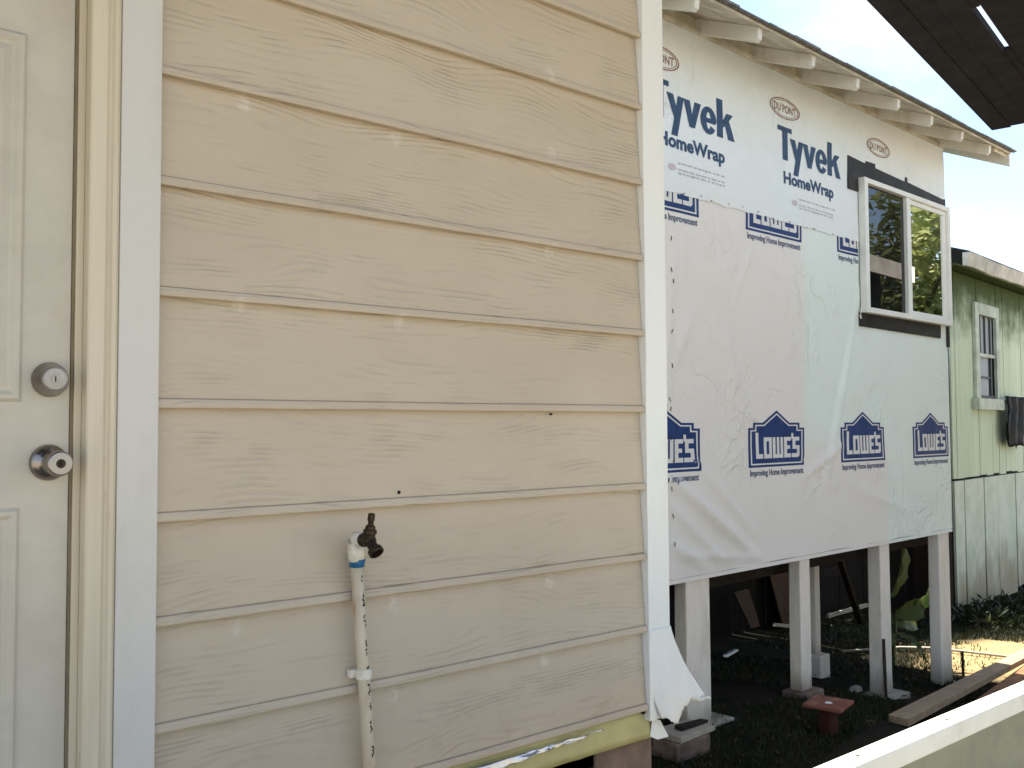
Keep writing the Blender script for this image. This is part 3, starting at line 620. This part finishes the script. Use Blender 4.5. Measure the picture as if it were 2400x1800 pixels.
# ================================================================== NEIGHBOURS
# mossy green house beyond the addition
S0 = Vector((11.658, 3.615, 0)); SD = Vector((math.cos(R(7.3)), math.sin(R(7.3)), 0)); SN = Vector((SD.y, -SD.x, 0))
G = lambda s, o, z: S0+SD*s+SN*o+Vector((0,0,z))
shed = thing('green_house', G(2.5, -2, -.7), 'weathered green plank house with mossy boards beyond the wrapped addition', 'house')
box('wall_core', 'joist', shed, .08, 6.4, -3.5, -.004, -.55, 3.58, T=G)
edges = [.06, .215, .49, .82, 1.10, 1.39, 1.67, 1.945, 2.227, 2.52, 2.81, 3.10, 3.40, 3.7, 4.0, 4.3, 4.6, 4.9, 5.2, 5.5, 5.8, 6.1, 6.4]
rr = random.Random(11)
for a, b in zip(edges, edges[1:]):
    o = rr.uniform(.014, .022)
    if a > .9 and b < 1.96:    # cut round the window
        MB().box(a+.006, b-.006, -.003, o, .975+rr.uniform(-.012, .02), 1.84, T=G).build('wall_board', 'shed', shed); MB().box(a+.003, b-.003, -.003, o, 3.22, 3.56, T=G).build('wall_board', 'shed', shed)
    else: MB().box(a+.006, b-.006, -.003, o, .975+rr.uniform(-.012, .02), 3.56, T=G).build('wall_board', 'shed', shed)
low = [.06, .42, .80, 1.203, 1.766, 2.307, 2.62, 3.1, 3.6, 4.1, 4.7, 5.2, 5.8, 6.4]
for a, b in zip(low, low[1:]):
    zb = -.70+rr.uniform(-.12, .06); o = rr.uniform(.022, .034); w = rr.uniform(.012, .022)
    MB().add([G(a+w,-.003,zb),G(b-w,-.003,zb+.03),G(b-.007,-.003,.95),G(a+.007,-.003,.95),G(a+w,o,zb),G(b-w,o,zb+.03),G(b-.007,o,.95),G(a+.007,o,.95)], [(3,2,1,0),(4,5,6,7),(0,1,5,4),(1,2,6,5),(2,3,7,6),(3,0,4,7)]).build('skirt_board', 'shed', shed)
sw = box('window', 'shedtrim', shed, .925, 1.075, .020, .060, 1.99, 3.24, T=G)
box('casing', 'shedtrim', sw, 1.80, 1.94, .020, .060, 1.99, 3.24, T=G); box('casing', 'shedtrim', sw, 1.076, 1.799, .020, .064, 3.09, 3.24, T=G); box('sill', 'shedtrim', sw, .84, 1.99, .020, .11, 1.84, 1.985, T=G)
box('curtain', 'curtain', sw, 1.076, 1.60, -.003, .004, 1.99, 3.09, T=G); box('dark_pane', 'glassf', sw, 1.601, 1.799, -.003, .004, 1.99, 2.56, T=G); box('curtain', 'curtain', sw, 1.601, 1.799, -.003, .004, 2.561, 3.09, T=G)
for s in (1.23, 1.44, 1.66): box('muntin', 'muntin', sw, s-.013, s+.013, .005, .026, 2.585, 3.089, T=G)
box('meeting_rail', 'shedtrim', sw, 1.077, 1.799, .006, .040, 2.54, 2.584, T=G); box('muntin', 'muntin', sw, 1.077, 1.64, .005, .022, 2.26, 2.285, T=G); box('muntin', 'muntin', sw, 1.63, 1.67, .005, .03, 1.99, 2.538, T=G); box('muntin', 'muntin', sw, 1.077, 1.799, .005, .03, 1.991, 2.03, T=G)
mb = MB(); nn = 30
for i in range(nn):
    a = -.04+6.7*i/nn; b = a+6.7/nn; d = lambda s: .02*noise.noise(Vector((s*1.5, 0, 0)))
    mb.hexa([G(a,.26,3.575+d(a)),G(b,.26,3.575+d(b)),G(b,.22,3.575+d(b)),G(a,.22,3.575+d(a)),G(a,.30,3.735+d(a)*.5),G(b,.30,3.735+d(b)*.5),G(b,.22,3.735+d(b)*.5),G(a,.22,3.735+d(a)*.5)])
mb.build('fascia_board', 'fascia', shed)
MB().hexa([G(-.05,.295,3.737),G(6.7,.295,3.737),G(6.7,-1.9,4.45),G(-.05,-1.9,4.45),G(-.05,.295,3.750),G(6.7,.295,3.750),G(6.7,-1.9,4.48),G(-.05,-1.9,4.48)]).build('roof', 'shingle', shed)
MB().hexa([G(-.25,.218,3.56),G(6.6,.218,3.56),G(6.6,-.02,3.585),G(-.25,-.02,3.585),G(-.25,.218,3.575),G(6.6,.218,3.575),G(6.6,-.02,3.6),G(-.25,-.02,3.6)]).build('soffit', 'shed', shed)
# black wavy covering over a dark area of the green wall
tp = MB(); vs = []; fs = []
for j in range(15):
    t = j/14
    for i in range(21):
        u = i/20; s = 1.87+.05*math.sin(t*7)*(1-u)+(2.74-1.87)*u+.05*t*(1-u); z = 2.03-.68*t-(.10*noise.noise(Vector((u*6, 1, 1)))*t)
        vs.append(G(s, .13+.035*math.sin(u*15+t*2)+.02*noise.noise(Vector((u*8, t*5, 0))), z))
for j in range(14):
    for i in range(20): fs.append((j*21+i, (j+1)*21+i, (j+1)*21+i+1, j*21+i+1))
o = tp.add(vs, fs).build('covering', 'cover', smooth=True); o.modifiers.new('solid', 'SOLIDIFY').thickness = .006
tag(o, 'black tarpaulin hanging beside the window of the green plank house', 'covering')
# tall dark fence, added to shade the yard under and behind the addition
fe = thing('added_fence', (9, 4.0, -.5), 'tall dark board fence added at the back to darken the view between the white piers', 'fence')
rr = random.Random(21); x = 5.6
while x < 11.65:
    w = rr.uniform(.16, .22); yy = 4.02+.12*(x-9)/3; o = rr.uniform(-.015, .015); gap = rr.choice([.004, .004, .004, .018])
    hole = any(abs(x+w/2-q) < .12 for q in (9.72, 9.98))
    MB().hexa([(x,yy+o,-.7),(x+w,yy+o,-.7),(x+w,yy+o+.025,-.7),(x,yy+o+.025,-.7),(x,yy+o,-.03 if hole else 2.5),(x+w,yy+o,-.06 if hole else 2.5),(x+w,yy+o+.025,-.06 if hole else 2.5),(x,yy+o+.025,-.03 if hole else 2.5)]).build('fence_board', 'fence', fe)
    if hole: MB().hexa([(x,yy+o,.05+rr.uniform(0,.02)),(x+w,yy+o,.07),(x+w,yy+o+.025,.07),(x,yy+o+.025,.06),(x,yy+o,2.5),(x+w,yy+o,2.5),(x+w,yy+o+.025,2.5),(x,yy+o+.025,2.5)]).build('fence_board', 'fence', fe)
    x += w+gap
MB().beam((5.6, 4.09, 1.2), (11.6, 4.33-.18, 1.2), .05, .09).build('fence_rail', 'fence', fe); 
tag(MB().hexa([(11.42,3.56,-.7),(11.56,3.56,-.7),(11.58,3.70,-.7),(11.44,3.70,-.7),(11.40,3.56,2.6),(11.55,3.56,2.6),(11.57,3.70,2.6),(11.42,3.70,2.6)]).build('timber_post', 'joist', None, bevel=.01), 'dark timber post at the near corner of the green plank house', 'post')

# house across the alley: only its dark eave shows at the top right
EA = lambda s, o, z: Vector((3.493, -.002, 0))+Vector((.980, .199, 0))*s+Vector((.199, -.980, 0))*o+Vector((0,0,z))    # o grows away from the wrapped room
nb = thing('porch_canopy', EA(.5, 1.2, 0), 'dark underside of a board canopy jutting in at the top right', 'canopy')
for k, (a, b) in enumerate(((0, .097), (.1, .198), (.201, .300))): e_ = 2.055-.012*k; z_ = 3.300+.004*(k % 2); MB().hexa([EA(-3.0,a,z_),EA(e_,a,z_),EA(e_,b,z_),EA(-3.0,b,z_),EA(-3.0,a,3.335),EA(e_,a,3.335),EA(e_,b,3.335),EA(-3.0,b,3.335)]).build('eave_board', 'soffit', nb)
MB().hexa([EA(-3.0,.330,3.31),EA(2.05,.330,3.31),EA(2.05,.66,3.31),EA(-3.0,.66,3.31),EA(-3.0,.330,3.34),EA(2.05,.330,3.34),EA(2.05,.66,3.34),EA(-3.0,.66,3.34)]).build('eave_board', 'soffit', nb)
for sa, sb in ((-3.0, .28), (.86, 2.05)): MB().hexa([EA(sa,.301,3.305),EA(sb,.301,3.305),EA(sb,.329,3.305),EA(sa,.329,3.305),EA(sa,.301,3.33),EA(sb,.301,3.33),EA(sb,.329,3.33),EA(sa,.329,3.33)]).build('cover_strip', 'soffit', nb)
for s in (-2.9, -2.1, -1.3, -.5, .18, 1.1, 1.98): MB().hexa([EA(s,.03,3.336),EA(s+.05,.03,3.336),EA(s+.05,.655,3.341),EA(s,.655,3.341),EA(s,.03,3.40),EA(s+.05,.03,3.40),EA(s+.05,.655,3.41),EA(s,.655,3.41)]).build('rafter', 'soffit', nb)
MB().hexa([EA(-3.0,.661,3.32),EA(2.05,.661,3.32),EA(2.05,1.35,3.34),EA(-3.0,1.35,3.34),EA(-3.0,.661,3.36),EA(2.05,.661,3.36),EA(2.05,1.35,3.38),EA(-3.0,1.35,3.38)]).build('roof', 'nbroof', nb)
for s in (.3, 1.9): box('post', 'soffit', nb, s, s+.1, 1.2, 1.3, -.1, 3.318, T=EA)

# second house, seen only as a reflection in the window
n2 = thing('reflected_house', (8.6, -1.5, -.4), 'brown-roofed house mirrored in the left pane of the vinyl window', 'house')
box('wall', 'nbwall', n2, 7.7, 9.30, -4.0, .45, -.6, 3.18)
MB().hexa([(7.6,.70,3.16),(9.45,.70,3.16),(9.45,-1.4,4.0),(7.6,-1.4,4.0),(7.6,.70,3.22),(9.45,.70,3.22),(9.45,-1.4,4.06),(7.6,-1.4,4.06)]).build('roof', 'nbroof', n2)
MB().box(7.6, 9.45, .70, .73, 3.08, 3.24).build('fascia', 'fascia', n2)

def tree(loc, h, rad, n, lab, seed, mat='tree'):
    rr = random.Random(seed); t = thing('broadleaf_tree', loc, lab, 'tree'); L0 = Vector(loc)
    tr = MB(); tr.tube([L0, L0+Vector((.05,.03,h*.3)), L0+Vector((-.05,.1,h*.6)), L0+Vector((.02,.05,h*.9))], [.16,.12,.08,.03], 9); cl = []
    for i in range(11):
        a = rr.uniform(0, 6.28); z0 = h*rr.uniform(.28, .7); e = L0+Vector((math.cos(a)*rad*rr.uniform(.5,.9), math.sin(a)*rad*rr.uniform(.5,.9), z0+h*rr.uniform(.05,.28)))
        tr.tube([L0+Vector((0,.05,z0)), (L0+Vector((0,.05,z0)))*.5+e*.5+Vector((0,0,.1)), e], [.05,.03,.012], 6); cl.append((e, rr.uniform(.35,.6)*rad)); 
    for i in range(8): a = rr.uniform(0,6.28); q = rr.uniform(.1,.7)*rad; cl.append((L0+Vector((math.cos(a)*q, math.sin(a)*q, h*rr.uniform(.6,1.))), rr.uniform(.3,.5)*rad))
    tr.build('trunk', 'bark', t, smooth=True); lf = MB()
    for i in range(n):
        c, r = rr.choice(cl); d = Vector((rr.gauss(0,1), rr.gauss(0,1), rr.gauss(0,.8))).normalized()*r*rr.random()**.45; p = c+d
        a = Vector((rr.gauss(0,1), rr.gauss(0,1), rr.gauss(0,.6))).normalized(); b = a.cross(Vector((rr.gauss(0,1), rr.gauss(0,1), rr.gauss(0,1)))).normalized(); l_ = rr.uniform(.07,.14)
        lf.add([p-a*l_, p+b*l_*.35, p+a*l_, p-b*l_*.35], [(0,1,2,3)])
    lf.build('crown', mat, t)
tree((12.3, -.5, -.6), 5.4, 1.9, 9000, 'olive green tree mirrored in the right pane of the vinyl window', 4)

# ================================================================== YARD OBJECTS
# white guard rail beside the photographer
gr = thing('guard_rail', (1.9, -.97, 0), 'sunlit white painted guard rail crossing the bottom right corner', 'railing')
tr_ = MB(); tr_.box(-.4, 3.6, -.998, -.950, 1.010, 1.05); tr_.build('cap_rail', 'rail', gr, bevel=.005); box('side_board', 'olive', gr, -.4, 3.6, -.994, -.955, .80, 1.0095)  # side board is a darker olive than the cap rail
for x in (-.3, 3.3): box('post', 'rail', gr, x, x+.09, -.9495, -.86, -.02, 1.03)
box('bottom_rail', 'rail', gr, -.4, 3.6, -.99, -.95, .25, .34)
# lumber lying along the yard
def along(x0, x1, lo, hi, z0, z1, h, nm, mat, lab):
    y = lambda x: .87+.2075*(x-4.8)
    p = [(x0,y(x0)+lo,z0),(x1,y(x1)+lo,z1),(x1,y(x1)+hi,z1),(x0,y(x0)+hi,z0)]; tag(MB().hexa(p+[(a_,b_,c_+h) for a_,b_,c_ in p]).build(nm, mat, None, bevel=.004), lab, 'plank')
along(5.25, 9.8, -.12, 0., -.055, -.455, .045, 'lumber_plank', 'plank', 'long weathered grey plank lying on the ground behind the white rail')
along(6.75, 9.8, -.30, -.13, -.30, -.47, .06, 'lumber_plank', 'plankb', 'dark brown timber lying beside the long grey plank')
def gz(x, y): return ground_z(x, y)
tag(MB().tube([(7.9,2.85,gz(7.9,2.85)+.02),(8.5,2.62,gz(8.5,2.62)+.025),(8.75,2.40,gz(8.75,2.4)+.03),(8.95,1.98,gz(8.95,1.98)+.03),(9.02,1.70,gz(9.02,1.7)+.03)], .013, 8).build('garden_pipe', 'pale', smooth=True), 'thin pale pipe lying on the lit ground behind the last pier', 'pipe')
tag(MB().tube([(7.906,1.766,-.46),(7.905,1.77,-.20)], .012, 6).build('stake', 'rust'), 'short dark stake in the ground right of the last pier', 'stake')
p0 = W(2.49, .012, -.28); p1 = W(2.505, -.004, .13)
tag(MB().tube([p0, p1], .011, 7).build('iron_rod', 'rust'), 'thin dark iron rod leaning on the third pier', 'rod')
# red pedestal
pd = thing('red_pedestal', (4.683, .999, -.06), 'small red pedestal with a square brick-red cap on the dark grass', 'pedestal')
MB().hexa([(4.645,.96,-.08),(4.73,.96,-.08),(4.73,1.04,-.08),(4.645,1.04,-.08),(4.65,.965,.135),(4.725,.965,.135),(4.725,1.035,.135),(4.65,1.035,.135)]).build('stem', 'redpost', pd, bevel=.008)
ca, sa = math.cos(R(12)), math.sin(R(12)); TP = lambda x, y, z: Vector((4.69+x*ca-y*sa, 1.0+x*sa+y*ca, z+.03*x))
MB().box(-.105, .105, -.105, .105, .136, .156, T=TP).build('cap', 'redcap', pd, bevel=.006)
MB().add([TP(-.02+.020*math.cos(i*.6283)*(1+.3*math.sin(i*2)), -.01+.02*math.sin(i*.6283), .1582) for i in range(10)], [tuple(range(10))]).build('paint_spot', 'white', pd)
# blocks at the foot of the first pier
bk = thing('concrete_block', (3.90, 1.36, .0), 'dark concrete block with a wood shim at the foot of the first pier', 'block')
box('block', 'brickpier', bk, 3.70, 3.96, 1.22, 1.43, -.03, .085, bevel=.006); MB().hexa([(3.72,1.21,.087),(4.02,1.235,.087),(4.01,1.40,.087),(3.71,1.39,.087),(3.72,1.21,.118),(4.02,1.235,.110),(4.01,1.40,.110),(3.71,1.39,.118)]).build('wood_shim', 'pale', bk, bevel=.003)
MB().hexa([(3.80,1.27,.120),(4.03,1.29,.113),(4.02,1.33,.113),(3.80,1.32,.120),(3.80,1.27,.138),(4.03,1.29,.125),(4.02,1.33,.125),(3.80,1.32,.138)]).build('dark_stick', 'joist', bk)
# odds and ends under the floor
tag(MB().hexa([(8.45,3.80,-.52),(9.05,3.86,-.56),(9.05,3.88,-.56),(8.45,3.82,-.52),(8.20,3.93,.55),(9.05,3.98,.55),(9.05,4.00,.55),(8.20,3.95,.55)]).build('plywood_sheet', 'ply'), 'brown plywood sheet leaning on the dark fence under the floor', 'plywood')
for a, b, r, nm, lab in [((8.70,3.74,-.47),(8.72,3.90,.42),.016,'stake','pale upright stick leaning before the brown plywood sheet'),
    ((8.20,3.78,-.33),(8.95,3.72,-.47),.016,'batten','pale batten lying low in front of the brown plywood sheet'),
    ((9.25,3.70,-.55),(9.80,3.62,-.62),.017,'batten','lower pale batten right of the slim inner post'),
    ((9.30,3.86,-.40),(10.0,3.80,-.36),.019,'batten','upper pale batten rising to the right of the slim inner post')]:
    tag(MB().beam(a, b, r*1.6, r*2).build(nm, 'pale'), lab, 'stick')
tag(MB().beam((9.25,3.75,.45),(9.62,3.62,-.6), .09, .03).build('leaning_board','joist'), 'dark board leaning steeply behind the slim inner post', 'board')
tag(MB().hexa([(7.75,3.72,-.30),(7.92,3.74,-.30),(7.92,3.76,-.30),(7.75,3.74,-.30),(7.60,3.80,.05),(7.86,3.82,.05),(7.86,3.84,.05),(7.60,3.82,.05)]).build('board_offcut', 'ply'), 'pale offcut board propped in the dark left of the plywood', 'board')
tag(MB().hexa([(5.56,2.33,.02),(5.78,2.40,.02),(5.77,2.43,.02),(5.55,2.36,.02),(5.56,2.34,.035),(5.78,2.405,.03),(5.77,2.43,.03),(5.55,2.36,.035)]).build('plastic_scrap', 'white'), 'white plastic scrap lying in the dark under the floor', 'scrap')
tag(MB().hexa([(6.34,1.80,-.26),(6.46,1.82,-.27),(6.46,1.88,-.27),(6.34,1.87,-.26),(6.36,1.81,-.23),(6.45,1.83,-.235),(6.45,1.87,-.235),(6.36,1.86,-.23)]).build('stone', 'conc'), 'pale stone on the ground left of the third pier', 'stone')
# big-leaved plant between the last two piers
pl = thing('broad_leaf_plant', (7.55, 2.30, -.4), 'broad leaved plant growing between the last two piers', 'plant')
def leaf(base, tip, w, sag, seed):
    rr = random.Random(seed); b, t = Vector(base), Vector(tip); n = 12; ax = (t-b); side = ax.cross(Vector((.3,-.9,.25))).normalized(); up = side.cross(ax).normalized(); mb = MB(); vs = []; fs = []
    for i in range(n+1):
        u = i/n; c = b+ax*u+up*(sag*4*u*(1-u)); ww = w*math.sin(math.pi*min(1, u*.93+.07))**.7*(1-.25*u)
        for k in (-1, -.5, 0, .5, 1): vs.append(c+side*ww*k+up*(abs(k)*ww*.45+.012*math.sin(u*22+k)*abs(k)))
    for i in range(n):
        for k in range(4): fs.append((i*5+k, i*5+k+1, i*5+k+6, i*5+k+5))
    mb.add(vs, fs).build('leaf', 'leaf', pl, smooth=True)
pb = Vector((7.68, 2.28, -.42)); sm = MB()
for i, (dx, dy, zt, tx, ty, tz, w) in enumerate([(.02,.0,.20,.16,-.03,.76,.12),(.06,-.04,.05,.36,-.12,.12,.10),(-.05,.02,-.02,-.20,-.08,-.20,.07),(.10,.05,-.02,.50,.02,-.12,.09),(-.02,-.06,-.10,.10,-.25,-.30,.06),(.14,.0,.0,.42,-.18,.30,.08),(.0,.05,.02,-.12,.06,.26,.07)]):
    a = pb+Vector((dx, dy, .42+zt)); sm.tube([pb+Vector((dx*.2, dy*.2, 0)), pb+Vector((dx*.6, dy*.6, .25+zt*.5)), a], [.022,.018,.010], 7); leaf(a, pb+Vector((tx, ty, .42+tz)), w, .05, i)
sm.build('stems', 'leaf', pl, smooth=True)
# grass
gm = MB(); rr = random.Random(77); V = []; Fs = []
for i in range(46000):
    x = 3.1+rr.random()**1.25*8.2; y = .55+(x-3.1)*.17+rr.random()**1.2*2.3
    if noise.noise(Vector((x*1.3, y*1.3, 5))) < -.22: continue
    if 4.0 < x < 9.9 and -.32 < y-(.87+.2075*(x-4.8)) < .02: continue
    bare = math.hypot((x-9.2)*.5, (y-1.9)*1.1) < .55
    if bare and rr.random() < .8: continue
    z = ground_z(x, y)-.005; h = rr.uniform(.018, .05)*(1.5 if x > 9.5 and y > 2.6 else 1); a = rr.uniform(0, 6.28); w = rr.uniform(.0025, .005)*(1+.12*(x-3)); l_ = rr.uniform(0, .028); n = len(V)
    V += [Vector((x-math.cos(a)*w, y-math.sin(a)*w, z)), Vector((x+math.cos(a)*w, y+math.sin(a)*w, z)), Vector((x+math.sin(a)*l_, y+math.cos(a)*l_, z+h))]; Fs.append((n, n+1, n+2))
gm.v, gm.f, gm.fm = V, Fs, [0]*len(Fs)
tag(gm.build('grass', 'grass'), 'short shaded grass around the piers and planks', 'grass', kind='stuff')
# weeds at the foot of the green house
for i, (x, y, r, lab) in enumerate([(10.9, 2.95, .34, 'low dark weeds at the left foot of the green plank house'), (11.7, 3.15, .36, 'low dark weeds in the middle of the green house skirting'), (12.6, 3.2, .36, 'low dark weeds at the right foot of the green plank house')]):
    mb = MB(); rr = random.Random(i+40)
    for k in range(900):
        p = Vector((x+rr.gauss(0, r*.7), y+rr.gauss(0, r*.45), 0)); p.z = ground_z(p.x, p.y)+abs(rr.gauss(0, .055))
        a = Vector((rr.gauss(0,1), rr.gauss(0,1), rr.gauss(.5,.6))).normalized(); b = a.cross(Vector((rr.gauss(0,1), rr.gauss(0,1), .1))).normalized(); l_ = rr.uniform(.03, .07)
        mb.add([p, p+a*l_+b*l_*.3, p+a*l_*2, p+a*l_-b*l_*.3], [(0,1,2,3)])
    tag(mb.build('weed_clump', 'grass'), lab, 'weeds', 'weeds at the foot of the green house')
for x in (1.62, 1.95, 2.3): MB().lathe((x, -.974+.004*math.sin(x*9), 1.0495), (0,0,1), [(.0045,0),(.004,.0015)], 10).build('screw', 'rust', gr)
lt = MB(); rr = random.Random(31)
for i in range(420):
    x = 3.6+rr.random()*5.4; y = .7+(x-3.6)*.17+rr.random()*1.5; z = ground_z(x, y)+rr.uniform(.012, .03); a = rr.uniform(0, 6.28); l_ = rr.uniform(.012, .028); w = l_*rr.uniform(.3, .5)
    u = Vector((math.cos(a), math.sin(a), rr.uniform(-.3, .3))); v = Vector((-math.sin(a), math.cos(a), rr.uniform(-.3, .3))); p = Vector((x, y, z))
    lt.add([p-u*l_, p+v*w, p+u*l_, p-v*w], [(0,1,2,3)])
tag(lt.build('leaf_litter', 'ply'), 'dry brown leaves scattered over the shaded grass', 'leaves', kind='stuff')
bpy.context.view_layer.update()
